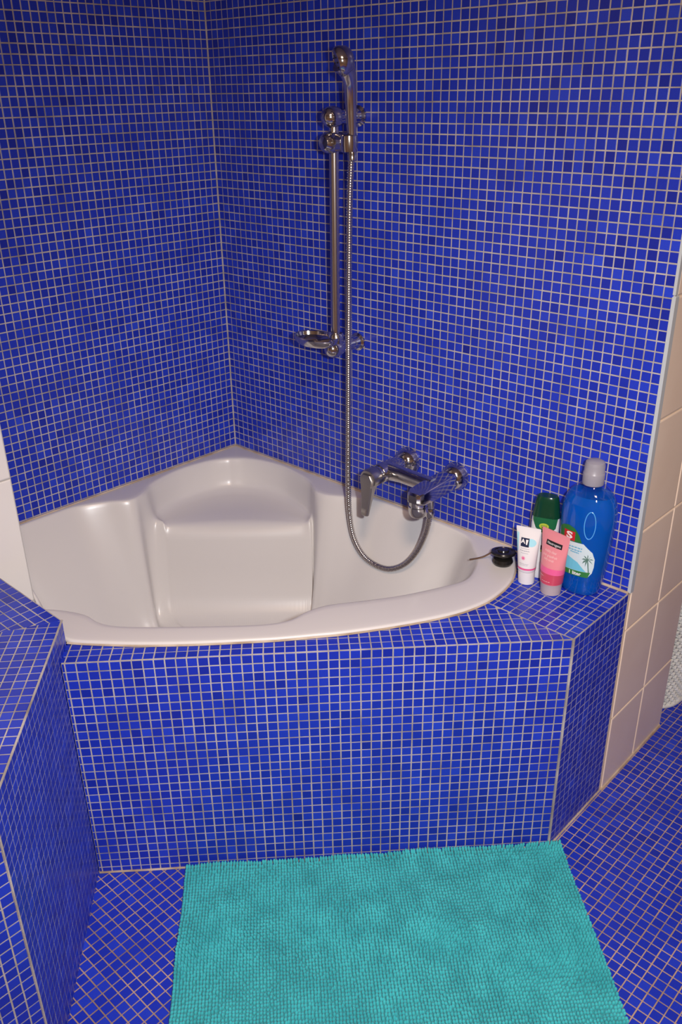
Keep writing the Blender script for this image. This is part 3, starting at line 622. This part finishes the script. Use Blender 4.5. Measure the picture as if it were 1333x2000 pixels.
for a in range(0, 360, 40):
    t = math.radians(a+12); cx_, cy_ = 1.15, 4.4
    pv.append(([(cx_+.04*math.sin(t), cy_-.04*math.cos(t)), (cx_-.04*math.sin(t), cy_+.04*math.cos(t)), (cx_+.62*math.cos(t)*.9, cy_+.72*math.sin(t)-.1), (cx_+.35*math.cos(t)+.06*math.sin(t), cy_+.09+.38*math.sin(t))], [[0, 3, 2, 1]]))
pv.append(([(1.12, 4.4), (1.2, 4.4), (1.4, 3.0), (1.3, 3.0)], [[0, 1, 2, 3]]))
bk.deco('palm_tree', join(*pv), M_palm, .06, lb)

# ------------------------------------------------------------------ bath mat with chenille pile
bm = thing('bath_mat', (float((M0+E1*ML/2+E2*MW/2)[0]), float((M0+E1*ML/2+E2*MW/2)[1]), .1), 'turquoise chenille bath mat lying before the tub on the floor', 'bath mat')
cs = [tuple(M0+E1*a+E2*b) for a, b in ((0, 0), (ML, 0), (ML, MW), (0, MW))]
part('backing', prism(cs, .1, .42, .08), MT['matbase'], bm)
sp = .30; na, nb_ = int(ML/sp), int(MW/.36)
ia, ib = np.meshgrid(np.arange(na), np.arange(nb_), indexing='ij'); ia = ia.ravel(); ib = ib.ravel(); N = len(ia)
def vnoise(x, y, s, seed):
    r = np.random.default_rng(seed).random((64, 64)); fx, fy = x/s, y/s; i, j = np.floor(fx).astype(int) % 63, np.floor(fy).astype(int) % 63; u, v = fx-np.floor(fx), fy-np.floor(fy); u = u*u*(3-2*u); v = v*v*(3-2*v)
    return r[i, j]*(1-u)*(1-v)+r[i+1, j]*u*(1-v)+r[i, j+1]*(1-u)*v+r[i+1, j+1]*u*v
aa = (ia+.5)*ML/na+rng.normal(0, .018, N); bb = (ib+.5)*MW/nb_+rng.normal(0, .04, N)
la = (vnoise(aa, bb, 5., 1)-.5)*.5+rng.normal(0, .03, N); lb_ = (vnoise(aa, bb, 4., 2)-.5)*.6+rng.normal(0, .06, N); hh_ = .62+(vnoise(aa, bb, 3., 3)-.5)*.16+rng.normal(0, .03, N)
lb_ = lb_-.35*(bb < .45); hh_ = hh_+.16*(bb < .8)
VV = np.zeros((N, 13, 3)); S6 = np.arange(6)*PI/3
for r_, (fz, rad) in enumerate(((0., .115), (.72, .15))):
    for k in range(6):
        VV[:, r_*6+k, 0] = aa+la*fz*.6+rad*np.cos(S6[k]); VV[:, r_*6+k, 1] = bb+lb_*fz*.6+rad*1.2*np.sin(S6[k]); VV[:, r_*6+k, 2] = .38+hh_*fz
VV[:, 12, 0] = aa+la*.6; VV[:, 12, 1] = bb+lb_*.6; VV[:, 12, 2] = .38+hh_
A_, B_ = VV[..., 0], VV[..., 1]
W = np.stack([M0[0]+E1[0]*A_+E2[0]*B_, M0[1]+E1[1]*A_+E2[1]*B_, VV[..., 2]], -1).reshape(-1, 3)
W = (W-np.array(bm['base']))*p
tf = []
for k in range(6): j = (k+1) % 6; tf += [[k, j, 6+j], [k, 6+j, 6+k], [6+k, 6+j, 12]]
tf = np.array(tf); FF = (tf[None]+np.arange(N)[:, None, None]*13).reshape(-1, 3)
me = bpy.data.meshes.new('pile'); me.vertices.add(len(W)); me.vertices.foreach_set('co', W.ravel()); me.loops.add(FF.size); me.loops.foreach_set('vertex_index', FF.ravel()[::1])
me.polygons.add(len(FF)); me.polygons.foreach_set('loop_start', np.arange(len(FF))*3); me.update(calc_edges=True); me.validate()
me.materials.append(MT['mat']); me.shade_smooth(); po = link('pile', me, bm); po['kind'] = 'stuff'

# ------------------------------------------------------------------ wicker basket round the corner
bs = thing('laundry_basket', (52.5, 27.5, 0), 'white wicker laundry basket half hidden behind the beige tiled wall', 'basket')
bc = np.array([52.3, 26.4]); HB = 27.
def bring(z, off=0., n=160, ph=None, k=40):
    s = 1+.16*z/HB; a, b = (8.6*s+off), (8.4*s+off); q = []
    for i in range(n):
        t = 2*PI*i/n; c, s_ = math.cos(t), math.sin(t); e = 2/5.
        d = 0 if ph is None else .16*math.sin(k*t+ph)
        q.append((bc[0]+(a+d)*math.copysign(abs(c)**e, c), bc[1]+(b+d)*math.copysign(abs(s_)**e, s_), z))
    return q
part('inner_shade_sheet', loft([bring(.5, -.35, 64), bring(HB-.4, -.35, 64)], True, False), MT['wickerin'], bs)  # added dark sheet behind the weave, coloured as the basket's inner shade
W_ = []
for k in range(48):
    z = .7+k*(HB-1.4)/47; W_.append(tube(np.array(bring(z, 0, 160, PI*(k % 2))+bring(z, 0, 160, PI*(k % 2))[:1]), .24, 5, False))
wv = part('weave', join(*W_), MT['wicker'], bs); wv['kind'] = 'stuff'
part('bottom_rim', tube(np.array(bring(.35, .12, 64)+bring(.35, .12, 64)[:1]), .34, 10, False), MT['wicker'], bs)
part('top_rim', tube(np.array(bring(HB, .1, 64)+bring(HB, .1, 64)[:1]), .55, 10, False), MT['wicker'], bs)
for o in list(bpy.data.objects):
    if 'base' in o: del o['base']
